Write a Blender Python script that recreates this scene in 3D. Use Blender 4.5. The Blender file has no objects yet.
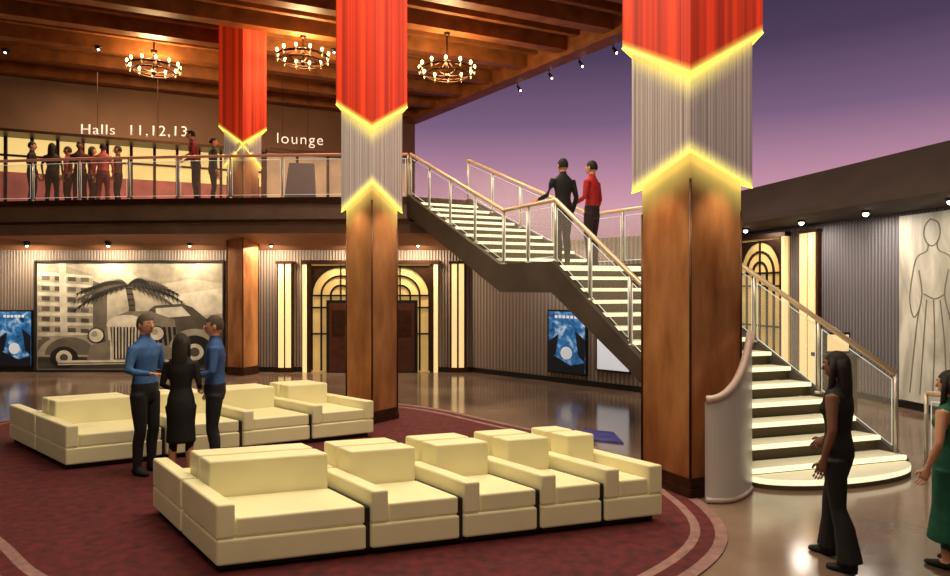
import bpy, bmesh, math, random
import numpy as np
from mathutils import Vector, Matrix
random.seed(3)
sc = bpy.context.scene
try:
    sc.view_settings.view_transform = 'Standard'
except Exception: pass
COL = sc.collection

# ---------------------------------------------------------------- helpers
def lin(c):
    return tuple(((x/255)/12.92 if x/255 <= .04045 else (((x/255)+.055)/1.055)**2.4) for x in c)+(1,)

def newmat(name):
    m = bpy.data.materials.new(name); m.use_nodes = True
    nt = m.node_tree; b = nt.nodes['Principled BSDF']
    return m, nt, b

def mat(name, rgb, rough=.6, metal=0., emit=0., ergb=None, noise=0., nscale=8., bump=0., stretch=None):
    m, nt, b = newmat(name)
    c = lin(rgb)
    b.inputs['Base Color'].default_value = c
    b.inputs['Roughness'].default_value = rough
    b.inputs['Metallic'].default_value = metal
    if emit:
        b.inputs['Emission Color'].default_value = lin(ergb or rgb)
        b.inputs['Emission Strength'].default_value = emit
    tc = nt.nodes.new('ShaderNodeTexCoord')
    nz = nt.nodes.new('ShaderNodeTexNoise'); nz.inputs['Scale'].default_value = nscale
    nz.inputs['Detail'].default_value = 5
    if stretch:
        mp_ = nt.nodes.new('ShaderNodeMapping'); mp_.inputs['Scale'].default_value = stretch
        nt.links.new(tc.outputs['Object'], mp_.inputs[0]); nt.links.new(mp_.outputs[0], nz.inputs['Vector'])
    else:
        nt.links.new(tc.outputs['Object'], nz.inputs['Vector'])
    if noise:
        r = nt.nodes.new('ShaderNodeValToRGB')
        r.color_ramp.elements[0].position = .3; r.color_ramp.elements[1].position = .7
        r.color_ramp.elements[0].color = tuple(x*(1-noise) for x in c[:3])+(1,)
        r.color_ramp.elements[1].color = tuple(min(1, x*(1+noise)) for x in c[:3])+(1,)
        nt.links.new(nz.outputs['Fac'], r.inputs['Fac'])
        nt.links.new(r.outputs['Color'], b.inputs['Base Color'])
    if bump:
        bp = nt.nodes.new('ShaderNodeBump'); bp.inputs['Strength'].default_value = bump
        bp.inputs['Distance'].default_value = .02
        nt.links.new(nz.outputs['Fac'], bp.inputs['Height']); nt.links.new(bp.outputs['Normal'], b.inputs['Normal'])
    return m

def glass(name, rgb, op=.15, rough=.05):
    m = bpy.data.materials.new(name); m.use_nodes = True
    nt = m.node_tree; nt.nodes.clear()
    o = nt.nodes.new('ShaderNodeOutputMaterial'); mx = nt.nodes.new('ShaderNodeMixShader')
    t = nt.nodes.new('ShaderNodeBsdfTransparent'); p = nt.nodes.new('ShaderNodeBsdfPrincipled')
    p.inputs['Base Color'].default_value = lin(rgb); p.inputs['Roughness'].default_value = rough
    mx.inputs['Fac'].default_value = op
    nt.links.new(t.outputs[0], mx.inputs[1]); nt.links.new(p.outputs[0], mx.inputs[2]); nt.links.new(mx.outputs[0], o.inputs[0])
    return m

class MB:
    def __init__(s): s.v=[]; s.f=[]; s.m=[]; s.uv=None; s.att=[]; s.sm=[]
    def add(s, vs, fs, mi=0, att=None, smooth=False):
        o=len(s.v); s.v += [tuple(v) for v in vs]
        s.att += list(att) if att is not None else [0.]*len(vs)
        for f in fs:
            s.f.append(tuple(i+o for i in f)); s.m.append(mi); s.sm.append(smooth)
    def hexa(s, p, mi=0):  # p: 4 bottom, 4 top
        s.add(p, [(3,2,1,0),(4,5,6,7),(0,1,5,4),(1,2,6,5),(2,3,7,6),(3,0,4,7)], mi)
    def box(s, x0,x1,y0,y1,z0,z1, mi=0):
        s.hexa([(x0,y0,z0),(x1,y0,z0),(x1,y1,z0),(x0,y1,z0),(x0,y0,z1),(x1,y0,z1),(x1,y1,z1),(x0,y1,z1)], mi)
    def tube(s, pts, rads, n=10, mi=0, ref=None, smooth=True):
        pts=[Vector(p) for p in pts]; vs=[]
        N=len(pts)
        for i,p in enumerate(pts):
            t=(pts[min(i+1,N-1)]-pts[max(i-1,0)])
            t = t.normalized() if t.length>1e-9 else Vector((0,0,1))
            r=Vector(ref) if ref is not None else (Vector((0,0,1)) if abs(t.z)<.9 else Vector((1,0,0)))
            a=(r-t*r.dot(t))
            if a.length<1e-4: a=t.orthogonal()
            a.normalize(); b=t.cross(a)
            rr=rads[i] if isinstance(rads,list) else rads
            if not isinstance(rr,(list,tuple)): rr=(rr,rr)
            for k in range(n):
                an=2*math.pi*k/n
                vs.append(p+a*rr[0]*math.cos(an)+b*rr[1]*math.sin(an))
        fs=[]
        for i in range(N-1):
            for k in range(n):
                k2=(k+1)%n
                fs.append((i*n+k,i*n+k2,(i+1)*n+k2,(i+1)*n+k))
        fs.append(tuple(range(n))[::-1]); fs.append(tuple((N-1)*n+k for k in range(n)))
        s.add(vs,fs,mi,smooth=smooth)
    def sphere(s, c, r, mi=0, n=12, m=8, fn=None, keep=None):
        if not isinstance(r,(tuple,list)): r=(r,r,r)
        vs=[]; 
        for j in range(m+1):
            th=math.pi*j/m
            for k in range(n):
                ph=2*math.pi*k/n
                q=Vector((math.sin(th)*math.cos(ph),math.sin(th)*math.sin(ph),math.cos(th)))
                q=Vector((q.x*r[0],q.y*r[1],q.z*r[2]))
                if fn: q=fn(q)
                vs.append(q)
        fs=[]
        for j in range(m):
            for k in range(n):
                k2=(k+1)%n; f=(j*n+k,(j+1)*n+k,(j+1)*n+k2,j*n+k2)
                if keep:
                    cc=sum((vs[i] for i in f),Vector())/4
                    if not keep(cc): continue
                fs.append(f)
        c=Vector(c)
        s.add([v+c for v in vs],fs,mi,smooth=True)
    def torus(s, c, R, r, mi=0, n=32, m=8):
        vs=[];fs=[]
        for i in range(n):
            a=2*math.pi*i/n
            for j in range(m):
                b=2*math.pi*j/m
                vs.append((c[0]+(R+r*math.cos(b))*math.cos(a),c[1]+(R+r*math.cos(b))*math.sin(a),c[2]+r*math.sin(b)))
        for i in range(n):
            for j in range(m):
                i2=(i+1)%n;j2=(j+1)%m
                fs.append((i*m+j,i2*m+j,i2*m+j2,i*m+j2))
        s.add(vs,fs,mi,smooth=True)
    def xf(s, M):
        s.v=[tuple(M@Vector(v)) for v in s.v]
    def build(s, name, mats, bevel=0, att=False, fixn=True):
        me=bpy.data.meshes.new(name); me.from_pydata(s.v,[],s.f)
        for m in mats: me.materials.append(m)
        me.polygons.foreach_set('material_index', s.m)
        me.polygons.foreach_set('use_smooth', s.sm)
        if att:
            a=me.attributes.new('glow','FLOAT','POINT'); a.data.foreach_set('value', s.att)
        me.update()
        if fixn:
            bm=bmesh.new(); bm.from_mesh(me); bmesh.ops.recalc_face_normals(bm,faces=bm.faces); bm.to_mesh(me); bm.free()
        ob=bpy.data.objects.new(name,me); COL.objects.link(ob)
        if bevel:
            md=ob.modifiers.new('bevel','BEVEL'); md.width=bevel; md.segments=3; md.limit_method='ANGLE'
        return ob

F=650.; CH=2.1

# ---------------------------------------------------------------- materials
def ribbed(name, rgb, scale, axis='X', dark=.5):
    m, nt, b = newmat(name); c=lin(rgb)
    tc=nt.nodes.new('ShaderNodeTexCoord'); w=nt.nodes.new('ShaderNodeTexWave')
    w.bands_direction=axis; w.inputs['Scale'].default_value=scale; w.inputs['Distortion'].default_value=0
    r=nt.nodes.new('ShaderNodeValToRGB')
    r.color_ramp.elements[0].color=tuple(x*dark for x in c[:3])+(1,); r.color_ramp.elements[1].color=c
    nt.links.new(tc.outputs['Object'],w.inputs['Vector']); nt.links.new(w.outputs['Fac'],r.inputs['Fac'])
    nt.links.new(r.outputs['Color'],b.inputs['Base Color'])
    bp=nt.nodes.new('ShaderNodeBump'); bp.inputs['Distance'].default_value=.02
    nt.links.new(w.outputs['Fac'],bp.inputs['Height']); nt.links.new(bp.outputs['Normal'],b.inputs['Normal'])
    b.inputs['Roughness'].default_value=.5
    return m
M_rib=ribbed('ribbed_panel',(160,142,130),4.2)
M_ribR=ribbed('ribbed_panel_right',(142,138,146),4.2,'Y')
M_wallU=mat('upper_wall',(132,102,84),.8,noise=.2,nscale=.5)
M_plaster=mat('plaster',(120,110,105),.8,noise=.15,nscale=2)
M_wood=mat('beam_wood',(140,84,42),.5,noise=.35,nscale=3)
M_woodD=mat('ceiling_wood',(98,58,30),.6,noise=.35,nscale=2)
M_bronzeD=mat('bronze_dark',(70,42,25),.4,metal=.6,noise=.3)
M_fascia=mat('fascia_metal',(122,98,82),.45,metal=.2,noise=.2,nscale=1.5)
M_soffit=mat('soffit',(160,112,78),.7,noise=.2,nscale=1)
M_darkroof=mat('canopy_dark',(72,58,54),.8,noise=.2,nscale=1)
M_steel=mat('steel',(200,192,178),.3,metal=.5)
M_rail=mat('handrail',(214,190,158),.35,metal=.2)
M_strg=mat('stringer',(76,68,62),.5,metal=.2,noise=.25,nscale=2)
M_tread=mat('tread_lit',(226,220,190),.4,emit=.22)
M_riser=mat('riser',(90,76,50),.6)
M_nose=mat('nosing_light',(255,248,208),.4,emit=.95)
M_black=mat('black_metal',(18,15,13),.4)
M_cream=mat('lit_cream',(250,225,170),.5,emit=.72,ergb=(255,218,150))
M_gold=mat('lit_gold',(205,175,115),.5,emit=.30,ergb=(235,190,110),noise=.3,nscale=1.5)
M_door=mat('door_wood',(78,36,24),.4,noise=.3)
M_glassR=glass('rail_glass',(215,190,180),.24)
M_glassS=glass('stair_glass',(228,222,214),.20)
M_glassE=mat('glass_edge',(225,235,225),.3,emit=.35)
M_frost=glass('frosted_glass',(225,220,220),.8,.3)
M_sofa=mat('sofa_leather',(240,231,184),.45,noise=.06,nscale=2,bump=.08,emit=.04)  # slight self-glow stands in for strong light on the leather
M_sofaS=mat('sofa_seam',(40,30,18),.7)
M_yel=mat('yellow_light',(255,240,90),.5,emit=1.5,ergb=(255,238,90))
M_bulb=mat('bulb',(255,225,170),.5,emit=14,ergb=(255,205,130))
M_spot=mat('downlight',(255,245,225),.5,emit=10)
M_white=mat('white_sign',(225,228,235),.5,emit=.45)
M_sign=mat('sign_letter',(230,225,220),.5,emit=.5)

def shade_mat(name, base, glowc, stripes, e_base, e_glow, dark):
    m, nt, b = newmat(name)
    at=nt.nodes.new('ShaderNodeAttribute'); at.attribute_name='glow'
    uv=nt.nodes.new('ShaderNodeAttribute'); uv.attribute_name='uvar'
    mt=nt.nodes.new('ShaderNodeMath'); mt.operation='MULTIPLY'; mt.inputs[1].default_value=stripes
    cx=nt.nodes.new('ShaderNodeCombineXYZ')
    nz=nt.nodes.new('ShaderNodeTexNoise'); nz.inputs['Scale'].default_value=1; nz.inputs['Detail'].default_value=3
    r=nt.nodes.new('ShaderNodeValToRGB')
    r.color_ramp.elements[0].position=.34; r.color_ramp.elements[1].position=.66
    r.color_ramp.elements[0].color=lin(dark); r.color_ramp.elements[1].color=lin(base)
    nt.links.new(uv.outputs['Fac'],mt.inputs[0]); nt.links.new(mt.outputs[0],cx.inputs[0]); nt.links.new(cx.outputs[0],nz.inputs['Vector'])
    nt.links.new(nz.outputs['Fac'],r.inputs['Fac'])
    mx=nt.nodes.new('ShaderNodeMix'); mx.data_type='RGBA'
    mx.inputs[7].default_value=lin(glowc)
    nt.links.new(at.outputs['Fac'],mx.inputs[0]); nt.links.new(r.outputs['Color'],mx.inputs[6])
    nt.links.new(mx.outputs[2],b.inputs['Base Color']); nt.links.new(mx.outputs[2],b.inputs['Emission Color'])
    mr=nt.nodes.new('ShaderNodeMapRange'); mr.inputs[3].default_value=e_base; mr.inputs[4].default_value=e_glow
    nt.links.new(at.outputs['Fac'],mr.inputs[0]); nt.links.new(mr.outputs[0],b.inputs['Emission Strength'])
    b.inputs['Roughness'].default_value=.8
    return m
M_red=shade_mat('red_lampshade',(238,62,22),(255,236,110),6,.42,1.0,(112,8,6))
M_pleat=shade_mat('pleated_shade',(200,184,176),(255,244,120),40,.22,.95,(120,102,102))

# ---------------------------------------------------------------- world
w=bpy.data.worlds.new('World'); sc.world=w; w.use_nodes=True
nt=w.node_tree; bg=nt.nodes['Background']
tc=nt.nodes.new('ShaderNodeTexCoord'); sp=nt.nodes.new('ShaderNodeSeparateXYZ'); cr=nt.nodes.new('ShaderNodeValToRGB')
nt.links.new(tc.outputs['Generated'],sp.inputs[0]); nt.links.new(sp.outputs['Z'],cr.inputs['Fac']); nt.links.new(cr.outputs['Color'],bg.inputs['Color'])
el=cr.color_ramp.elements
el[0].position=0; el[0].color=lin((120,80,100)); el[1].position=.12; el[1].color=lin((210,156,172))
for p,c in ((.17,(182,134,158)),(.24,(124,96,128)),(.33,(78,62,90)),(.45,(50,40,62)),(1,(30,26,44))):
    e=el.new(p); e.color=lin(c)
bg.inputs['Strength'].default_value=1.0

# ---------------------------------------------------------------- camera
cam=bpy.data.cameras.new('camera'); co=bpy.data.objects.new('camera',cam); COL.objects.link(co)
co.location=(0,0,CH); co.rotation_euler=(math.pi/2,0,0); cam.lens=F/950*36; cam.sensor_width=36; cam.clip_end=200
sc.camera=co

# ---------------------------------------------------------------- floor
m, nt, b = newmat('polished_floor')
tc=nt.nodes.new('ShaderNodeTexCoord'); nz=nt.nodes.new('ShaderNodeTexNoise'); nz.inputs['Scale'].default_value=.7; nz.inputs['Detail'].default_value=7
r=nt.nodes.new('ShaderNodeValToRGB'); r.color_ramp.elements[0].position=.3; r.color_ramp.elements[1].position=.72
r.color_ramp.elements[0].color=lin((92,72,60)); r.color_ramp.elements[1].color=lin((152,126,108))
nt.links.new(tc.outputs['Object'],nz.inputs['Vector']); nt.links.new(nz.outputs['Fac'],r.inputs['Fac']); nt.links.new(r.outputs['Color'],b.inputs['Base Color'])
b.inputs['Roughness'].default_value=.13; b.inputs['Specular IOR Level'].default_value=.8
M_floor=m
fl=MB(); fl.box(-15.2,10.6,-4.2,18.6,-.2,0); fl.build('floor',[M_floor])

def catmull(P,n=10):
    out=[];N=len(P)
    for i in range(N):
        p0,p1,p2,p3=[Vector(P[(i+k-1)%N]) for k in range(4)]
        for j in range(n):
            t=j/n
            out.append(.5*((2*p1)+(p2-p0)*t+(2*p0-5*p1+4*p2-p3)*t*t+(3*p1-p0-3*p2+p3)*t**3))
    return out
rug=catmull([(-4.1,5.55),(-3.07,4.7),(-2,4.25),(-1,4.05),(0.2,4.2),(1.2,4.74),(1.9,5.75),(1.75,7.3),(1.1,8.8),(.2,9.9),(-1.2,11.3),(-3.3,12),(-5.6,11.6),(-7.3,9.8),(-6.5,7.4)])
c0=sum(rug,Vector((0,0)))/len(rug)
def offs(P,d):
    N=len(P);o=[]
    for i in range(N):
        t=(P[(i+1)%N]-P[i-1]).normalized(); o.append(P[i]+Vector((t.y,-t.x))*d)
    return o
sgn = 1 if (offs(rug,.1)[0]-c0).length>(rug[0]-c0).length else -1
mb=MB()
def ringband(P1,P2,z,mi):
    n=len(P1); vs=[(p.x,p.y,z) for p in P1]+[(p.x,p.y,z) for p in P2]
    mb.add(vs,[(i,(i+1)%n,n+(i+1)%n,n+i) for i in range(n)],mi)
mb.add([(p.x,p.y,.012) for p in rug],[tuple(range(len(rug)))],0)
r1=offs(rug,sgn*.08); r2=offs(rug,sgn*.2); r3=offs(rug,sgn*.30)
ringband(rug,r1,.012,1); ringband(r1,r2,.012,0); ringband(r2,r3,.012,1)
r3b=[(p.x,p.y,.0) for p in r3]; n=len(r3)
mb.add([(p.x,p.y,.012) for p in r3]+r3b,[(i,(i+1)%n,n+(i+1)%n,n+i) for i in range(n)],1)
M_carpet=mat('maroon_carpet',(84,20,24),.9,noise=.5,nscale=10,bump=.3)
M_band=mat('carpet_border',(140,104,100),.8,noise=.3,nscale=10)
mb.build('carpet',[M_carpet,M_band])

# ---------------------------------------------------------------- wall frames
class WF:
    def __init__(s,A,B):
        s.A=Vector(A); d=Vector(B)-s.A; s.L=d.length; s.u=d.normalized(); s.n=Vector((s.u.y,-s.u.x))
    def P(s,a,z,t): q=s.A+s.u*a+s.n*t; return (q.x,q.y,z)
    def box(s,mb,a0,a1,z0,z1,t0,t1,mi=0):
        P=s.P
        mb.hexa([P(a0,z0,t1),P(a1,z0,t1),P(a1,z0,t0),P(a0,z0,t0),P(a0,z1,t1),P(a1,z1,t1),P(a1,z1,t0),P(a0,z1,t0)],mi)
    def a_at(s,px):  # distance along wall at sight column
        k=(px-475)/F
        return (k*s.A.y-s.A.x)/(s.u.x-k*s.u.y)
    def z_at(s,a,py):
        return CH+(288-py)/F*(s.A.y+s.u.y*a)
    def strip(s,mb,pts,w,t0,t1,mi):
        for i in range(len(pts)-1):
            a=Vector(pts[i]);b=Vector(pts[i+1]);d=(b-a)
            if d.length<1e-6: continue
            d.normalize(); n=Vector((-d.y,d.x))*w/2; a2=a-d*w*.2;b2=b+d*w*.2
            q=[a2+n,a2-n,b2-n,b2+n]
            vs=[s.P(x.x,x.y,t1) for x in q]+[s.P(x.x,x.y,t0) for x in q]
            mb.add(vs,[(0,1,2,3),(7,6,5,4),(0,4,5,1),(1,5,6,2),(2,6,7,3),(3,7,4,0)],mi)
    def poly(s,mb,pts,t,mi):
        n=len(pts)
        mb.add([s.P(a,z,t) for a,z in pts]+[s.P(a,z,t-.003) for a,z in pts],[tuple(range(n))]+[(i,(i+1)%n,n+(i+1)%n,n+i) for i in range(n)],mi)

WB=WF((-15,16.3),(-.12,16.3)); WA=WF((-.12,16.3),(3.6,12.8)); WC=WF((3.6,12.8),(6.16,18)); WR=WF((6.16,18),(9.0,4.3)); WR2=WF((9.0,4.3),(10.5,-4))
WU=WF((-15,18.23),(-2.2,23.8))
mb=MB(); WB.box(mb,0,WB.L,0,3.15,-.2,0); mb.build('wall_back',[M_rib])
mb=MB(); WA.box(mb,0,WA.L,0,3.15,-.15,0); mb.build('wall_angled',[M_rib])
mb=MB(); WC.box(mb,0.1,WC.L,0,3.15,-.15,0); mb.build('wall_return',[M_plaster])
mb=MB(); WR.box(mb,0,WR.L,0,3.42,-.2,0); WR2.box(mb,0,WR2.L,0,3.42,-.2,0); mb.build('wall_right',[M_ribR])
mb=MB(); mb.box(-15.2,-15,-4,18.3,0,8.7); mb.build('wall_left',[M_plaster])
mb=MB(); mb.box(-15,10.5,-4.2,-4,0,8.7); mb.build('wall_rear',[M_plaster])
mb=MB(); WU.box(mb,0,WU.L,4.2,8.7,-.2,0); mb.build('wall_mezzanine',[M_wallU])
mb=MB(); WB.box(mb,.02,WB.L,0,.12,.0,.02); mb.build('baseboard_back',[M_black])
mb=MB(); WA.box(mb,0,WA.L,0,.12,.0,.02); mb.build('baseboard_angled',[M_black])
mb=MB(); WR.box(mb,0,WR.L-.05,0,.12,.0,.02); mb.build('baseboard_right',[M_black])

mb=MB()
def prof_ext(path,prof,mi,closed=True):
    P=[Vector(p) for p in path]; vs=[];k=len(prof)
    for i,p in enumerate(P):
        t=(P[min(i+1,len(P)-1)]-P[max(i-1,0)]).normalized(); n=Vector((t.y,-t.x))
        for o,z in prof: q=p+n*o; vs.append((q.x,q.y,z))
    fs=[]
    for i in range(len(P)-1):
        for j in range(k if closed else k-1):
            j2=(j+1)%k; fs.append((i*k+j,(i+1)*k+j,(i+1)*k+j2,i*k+j2))
    if closed: fs+= [tuple(range(k)),tuple((len(P)-1)*k+j for j in range(k))]
    mb.add(vs,fs,mi)
prof_ext([(6.16,18),(9,4.3),(10.5,-4)],[(-.3,3.42),(.05,3.42),(1.1,3.5),(1.1,3.62),(.2,4.45),(-.3,4.45)],0)
mb.build('canopy_roof',[M_darkroof])

# ---------------------------------------------------------------- ceiling
zc=8.7
poly=[(-2.2,23.8),(3.5,15.7),(11,5.04),(17,-4.2),(-15.2,-4.2),(-15.2,18.15)]
mb=MB(); n=len(poly)
mb.add([(x,y,zc) for x,y in poly]+[(x,y,zc+.2) for x,y in poly],[tuple(range(n)),tuple(range(n,2*n))]+[(i,(i+1)%n,n+(i+1)%n,n+i) for i in range(n)])
mb.build('ceiling',[M_woodD])
mb=MB()
ud=Vector((11.5,5.0)).normalized(); A0=Vector((-15,18.1))
E0=Vector((-2.2,23.8)); ed=Vector((5.7,-8.1)).normalized()
k=0; off=.25
while off<14:
    a=A0+Vector((0,-off/ud.x))
    det=ud.x*(-ed.y)+ed.x*ud.y; dx=E0-a
    s_=(dx.x*(-ed.y)+ed.x*dx.y)/det
    bpt=a+ud*(s_-.1); nn=Vector((-ud.y,ud.x))
    big=(k%3==0); wd=.16 if big else .07; zb=8.22 if big else 8.45
    q=[a-nn*wd,bpt-nn*wd,bpt+nn*wd,a+nn*wd]
    mb.hexa([(p.x,p.y,zb) for p in q]+[(p.x,p.y,zc) for p in q],0)
    off+=.52; k+=1
for o,wd,zb in ((0.,.22,8.1),):
    a=E0+Vector((-.15,-.1)); bpt=E0+ed*30; nn=Vector((ed.y,-ed.x))
    q=[a-nn*wd,bpt-nn*wd,bpt+nn*wd,a+nn*wd]
    mb.hexa([(p.x,p.y,zb) for p in q]+[(p.x,p.y,zc+.25) for p in q],0)
mb.build('ceiling_beams',[M_wood])
mb=MB()
for t in (5.6,7.0,8.2,9.4):
    p=E0+ed*t+Vector((.25,.17))
    mb.tube([(p.x,p.y,8.3),(p.x,p.y,8.1)],.015,8,0); mb.tube([(p.x,p.y,8.12),(p.x+.07,p.y-.04,7.98)],[.035,.055],12,0)
    mb.sphere((p.x+.075,p.y-.045,7.975),.03,1,8,6)
mb.build('track_lights',[M_black,M_spot])
mb=MB()
for (x,y) in ((-12,16.6),(-9.5,16.4),(-5.5,15.6),(-3.6,16.6),(-1.9,15.4),(-6.3,18.7)):
    mb.tube([(x,y,8.2),(x,y,8.12)],[.09,.07],12,0); mb.sphere((x,y,8.12),.03,1,8,6)
mb.build('ceiling_downlights',[M_black,M_spot])

# ---------------------------------------------------------------- mezzanine
mb=MB()
edge=[(-15,16.25),(-12,15.9),(-9.5,15.55),(-7,15.3),(-4.5,15.12),(-3,15.03),(-1.5,15.0),(-.25,15.6),(-.2,15.67),(.15,16.6)]
P=[Vector(p) for p in edge]; prof=[(0.0,4.2),(.08,4.2),(.08,4.06),(.02,4.04),(.02,3.7),(.06,3.68),(.06,3.62),(-.02,3.6),(-.08,3.38)]
vs=[];kk=len(prof)+1
for i,p in enumerate(P):
    t=(P[min(i+1,len(P)-1)]-P[max(i-1,0)]).normalized(); nn=Vector((t.y,-t.x))
    if i==6: nn=Vector((.3,-1)).normalized()
    for o,z in prof: q=p+nn*o; vs.append((q.x,q.y,z))
    vs.append((min(p.x,-.1),max(16.3,p.y),3.05) if i<9 else (-.1,16.5,3.05))
for i in range(len(P)-1):
    for j in range(kk-1):
        f=(i*kk+j,(i+1)*kk+j,(i+1)*kk+j+1,i*kk+j+1)
        mb_m = 1 if j==kk-2 else (2 if j in (0,1,4,5) else 0)
        mb.add([vs[x] for x in f],[(0,1,2,3)],mb_m)
top=[(p.x,p.y) for p in P]+[(-2.2,23.8),(-15,18.23)]
mb.add([(x,y,4.2) for x,y in top],[tuple(range(len(top)))],3)
M_mezzfl=mat('mezzanine_carpet',(110,72,62),.9)
mb.build('mezzanine_slab',[M_fascia,M_soffit,M_bronzeD,M_mezzfl],fixn=False)
mb=MB()
for x in (-13,-11,-9,-7,-5,-3,-1.4):
    mb.tube([(x,15.95,3.25),(x,15.95,3.14)],[.08,.06],12,0); mb.sphere((x,15.95,3.13),.03,1,8,6)
mb.build('soffit_downlights',[M_black,M_spot])
mb=MB()
for d in (15,13.2,11.6,10,8.4):
    q=Vector((6.16+(18-d)*.2075,d))+WR.n*.6
    mb.tube([(q.x,q.y,3.5),(q.x,q.y,3.42)],[.09,.07],12,0); mb.sphere((q.x,q.y,3.41),.05,1,8,6)
mb.build('canopy_downlights',[M_black,M_spot])

def railing(name,pts,h=1.0,post=1.2,glassy=True,rods=0,rr=.03,mr=None,parent=None,gm=None):
    mb=MB(); P=[Vector(p) for p in pts]
    up=Vector((0,0,h))
    mb.tube([p+up for p in P],rr,10,0)
    for k in range(rods):
        f=.12+.74*k/max(1,rods-1) if rods>1 else .88
        mb.tube([p+up*f for p in P],.010,6,1)
    for i in range(len(P)-1):
        Ln=(P[i+1]-P[i]).length; n=max(1,round(Ln/post))
        for j in range(n+(1 if i==len(P)-2 else 0)):
            q=P[i].lerp(P[i+1],j/n); mb.tube([q,q+up],.022,8,1)
            mb.tube([q,q+Vector((0,0,.03))],.05,8,1)
        if glassy:
            lo=Vector((0,0,.08)); hi=up*.90; du=(P[i+1]-P[i]).normalized()*.05
            for j in range(n):
                a=P[i].lerp(P[i+1],j/n)+du; b=P[i].lerp(P[i+1],(j+1)/n)-du
                mb.add([a+lo,b+lo,b+hi,a+hi],[(0,1,2,3)],2)
                for (s1,s2) in ((a+lo,b+lo),(a+hi,b+hi),(a+lo,a+hi),(b+lo,b+hi)):
                    mb.tube([s1,s2],.006,4,3)
    ob=mb.build(name,[mr or M_rail,M_steel,gm or M_glassR,M_glassE],fixn=False)
    if parent: ob.parent=parent
    return ob
M_railred=mat('mezz_handrail',(196,128,104),.35,emit=.15)
railing('mezzanine_railing',[(x,y+.06,4.2) for x,y in edge[:6]]+[(-1.56,15.06,4.2)],1.0,1.5,True,0,.035,M_railred)

# ---------------------------------------------------------------- stairs
LA=Vector((-1.5,15.0)); LB=Vector((2.92,6.9)); RA=Vector((-.2,15.67)); RB=Vector((4.96,7.5))
def L(t): return LA.lerp(LB,t)
def R(t): return RA.lerp(RB,t)
t1=.453; t2=.62; zl=2.45
nU=10; nL=14
def prof_z(t):
    if t<=t1: return 4.2+(zl-4.2)*t/t1
    if t<=t2: return zl
    return zl*(1-(t-t2)/(1-t2))
mb=MB()
def step(ta,tb,z,th,rz):
    a,b,c,d=L(ta),L(tb),R(tb),R(ta)
    mb.hexa([(q.x,q.y,z-th) for q in (b,c,d,a)]+[(q.x,q.y,z) for q in (b,c,d,a)],0)
    e=(tb-.004)
    b2,c2=L(e),R(e); b3,c3=L(e-.003),R(e-.003)
    mb.hexa([(q.x,q.y,z-rz) for q in (b2,c2,c3,b3)]+[(q.x,q.y,z-th) for q in (b2,c2,c3,b3)],1)
    b4,c4=L(tb+.002),R(tb+.002)
    b5,c5=L(tb-.0005),R(tb-.0005)
    mb.hexa([(q.x,q.y,z-th) for q in (b4,c4,c5,b5)]+[(q.x,q.y,z) for q in (b4,c4,c5,b5)],2)
rU=(4.2-zl)/nU
for i in range(1,nU):
    step(t1*(i-1)/(nU-1), t1*i/(nU-1), 4.2-rU*i,.05,rU)
step(t1,t2,zl,.08,zl/nL)
rL=zl/nL
for i in range(1,nL):
    ta=t2+(1-t2)*(i-1)/(nL-1); tb=t2+(1-t2)*i/(nL-1)
    step(ta,tb,zl-rL*i,.05,rL)
cx=(LB+RB)/2; ax=(RB-LB); dirr=Vector((ax.y,-ax.x)).normalized(); q=[]
for k in range(25):
    an=math.pi*k/24; q.append(cx-ax*.5*math.cos(an)+dirr*.38*math.sin(an))
nq=len(q)
mb.add([(p.x,p.y,.0) for p in q]+[(p.x,p.y,.05) for p in q],[tuple(range(nq)),tuple(range(nq,2*nq))]+[(i,(i+1)%nq,nq+(i+1)%nq,nq+i) for i in range(nq)],1)
mb.add([(p.x,p.y,.05) for p in q]+[(p.x,p.y,.11) for p in q],[tuple(range(nq,2*nq))],0)
mb.add([(p.x,p.y,.05) for p in q]+[(p.x,p.y,.11) for p in q],[(i,(i+1)%nq,nq+(i+1)%nq,nq+i) for i in range(nq)],2)
def stringer(Fn,off,mi):
    ts=[0,t1,t2,1.0]
    top=[];bot=[]
    for t in ts:
        p=Fn(t); z=prof_z(t)
        top.append((p.x,p.y,max(z+.06,.12))); 
        bot.append((p.x,p.y,max(z-.42,0)))
    o=Vector((off[0],off[1],0)); V=top+bot; V2=[tuple(Vector(v)+o) for v in V]
    n=4; fs=[]
    for i in range(3):
        fs+=[(i,i+1,n+i+1,n+i)]
        fs+=[(8+i,8+i+1,8+n+i+1,8+n+i)]
        fs+=[(i,i+1,8+i+1,8+i)]; fs+=[(n+i,n+i+1,8+n+i+1,8+n+i)]
    fs+=[(0,4,12,8),(3,7,15,11)]
    mb.add(V+V2,fs,mi)
stringer(L,(-.07,-.035),3); stringer(R,(.07,.035),3)
for (ta,tb) in ((0,t1),(t1,t2),(t2,.97)):
    a,b,c,d=L(ta),L(tb),R(tb),R(ta); za=max(prof_z(ta)-.4,.01); zb_=max(prof_z(tb)-.4,.01)
    mb.add([(a.x,a.y,za),(b.x,b.y,zb_),(c.x,c.y,zb_),(d.x,d.y,za)],[(0,1,2,3)],3)
stair=mb.build('staircase',[M_tread,M_riser,M_nose,M_strg])
def stairpts(Fn,ts,dx=0):
    return [(Fn(t).x,Fn(t).y,max(prof_z(t),.1)+.05) for t in ts]
railing('stair_railing',stairpts(L,[0.005,t1*.5,t1,t2,.8,.96]),.95,.95,True,0,.035,M_rail,stair,M_glassS)
railing('stair_railing',stairpts(R,[0.005,t1*.5,t1,t2,.8,.99]),.95,.95,True,0,.035,M_rail,stair,M_glassS)
railing('guard_railing',[(5.15,7.42,0),(5.6,6.9,0),(6.3,6.5,0)],.9,.9,True,0,.03,M_rail,None,M_glassS)
mb=MB(); arc=[]
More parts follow.
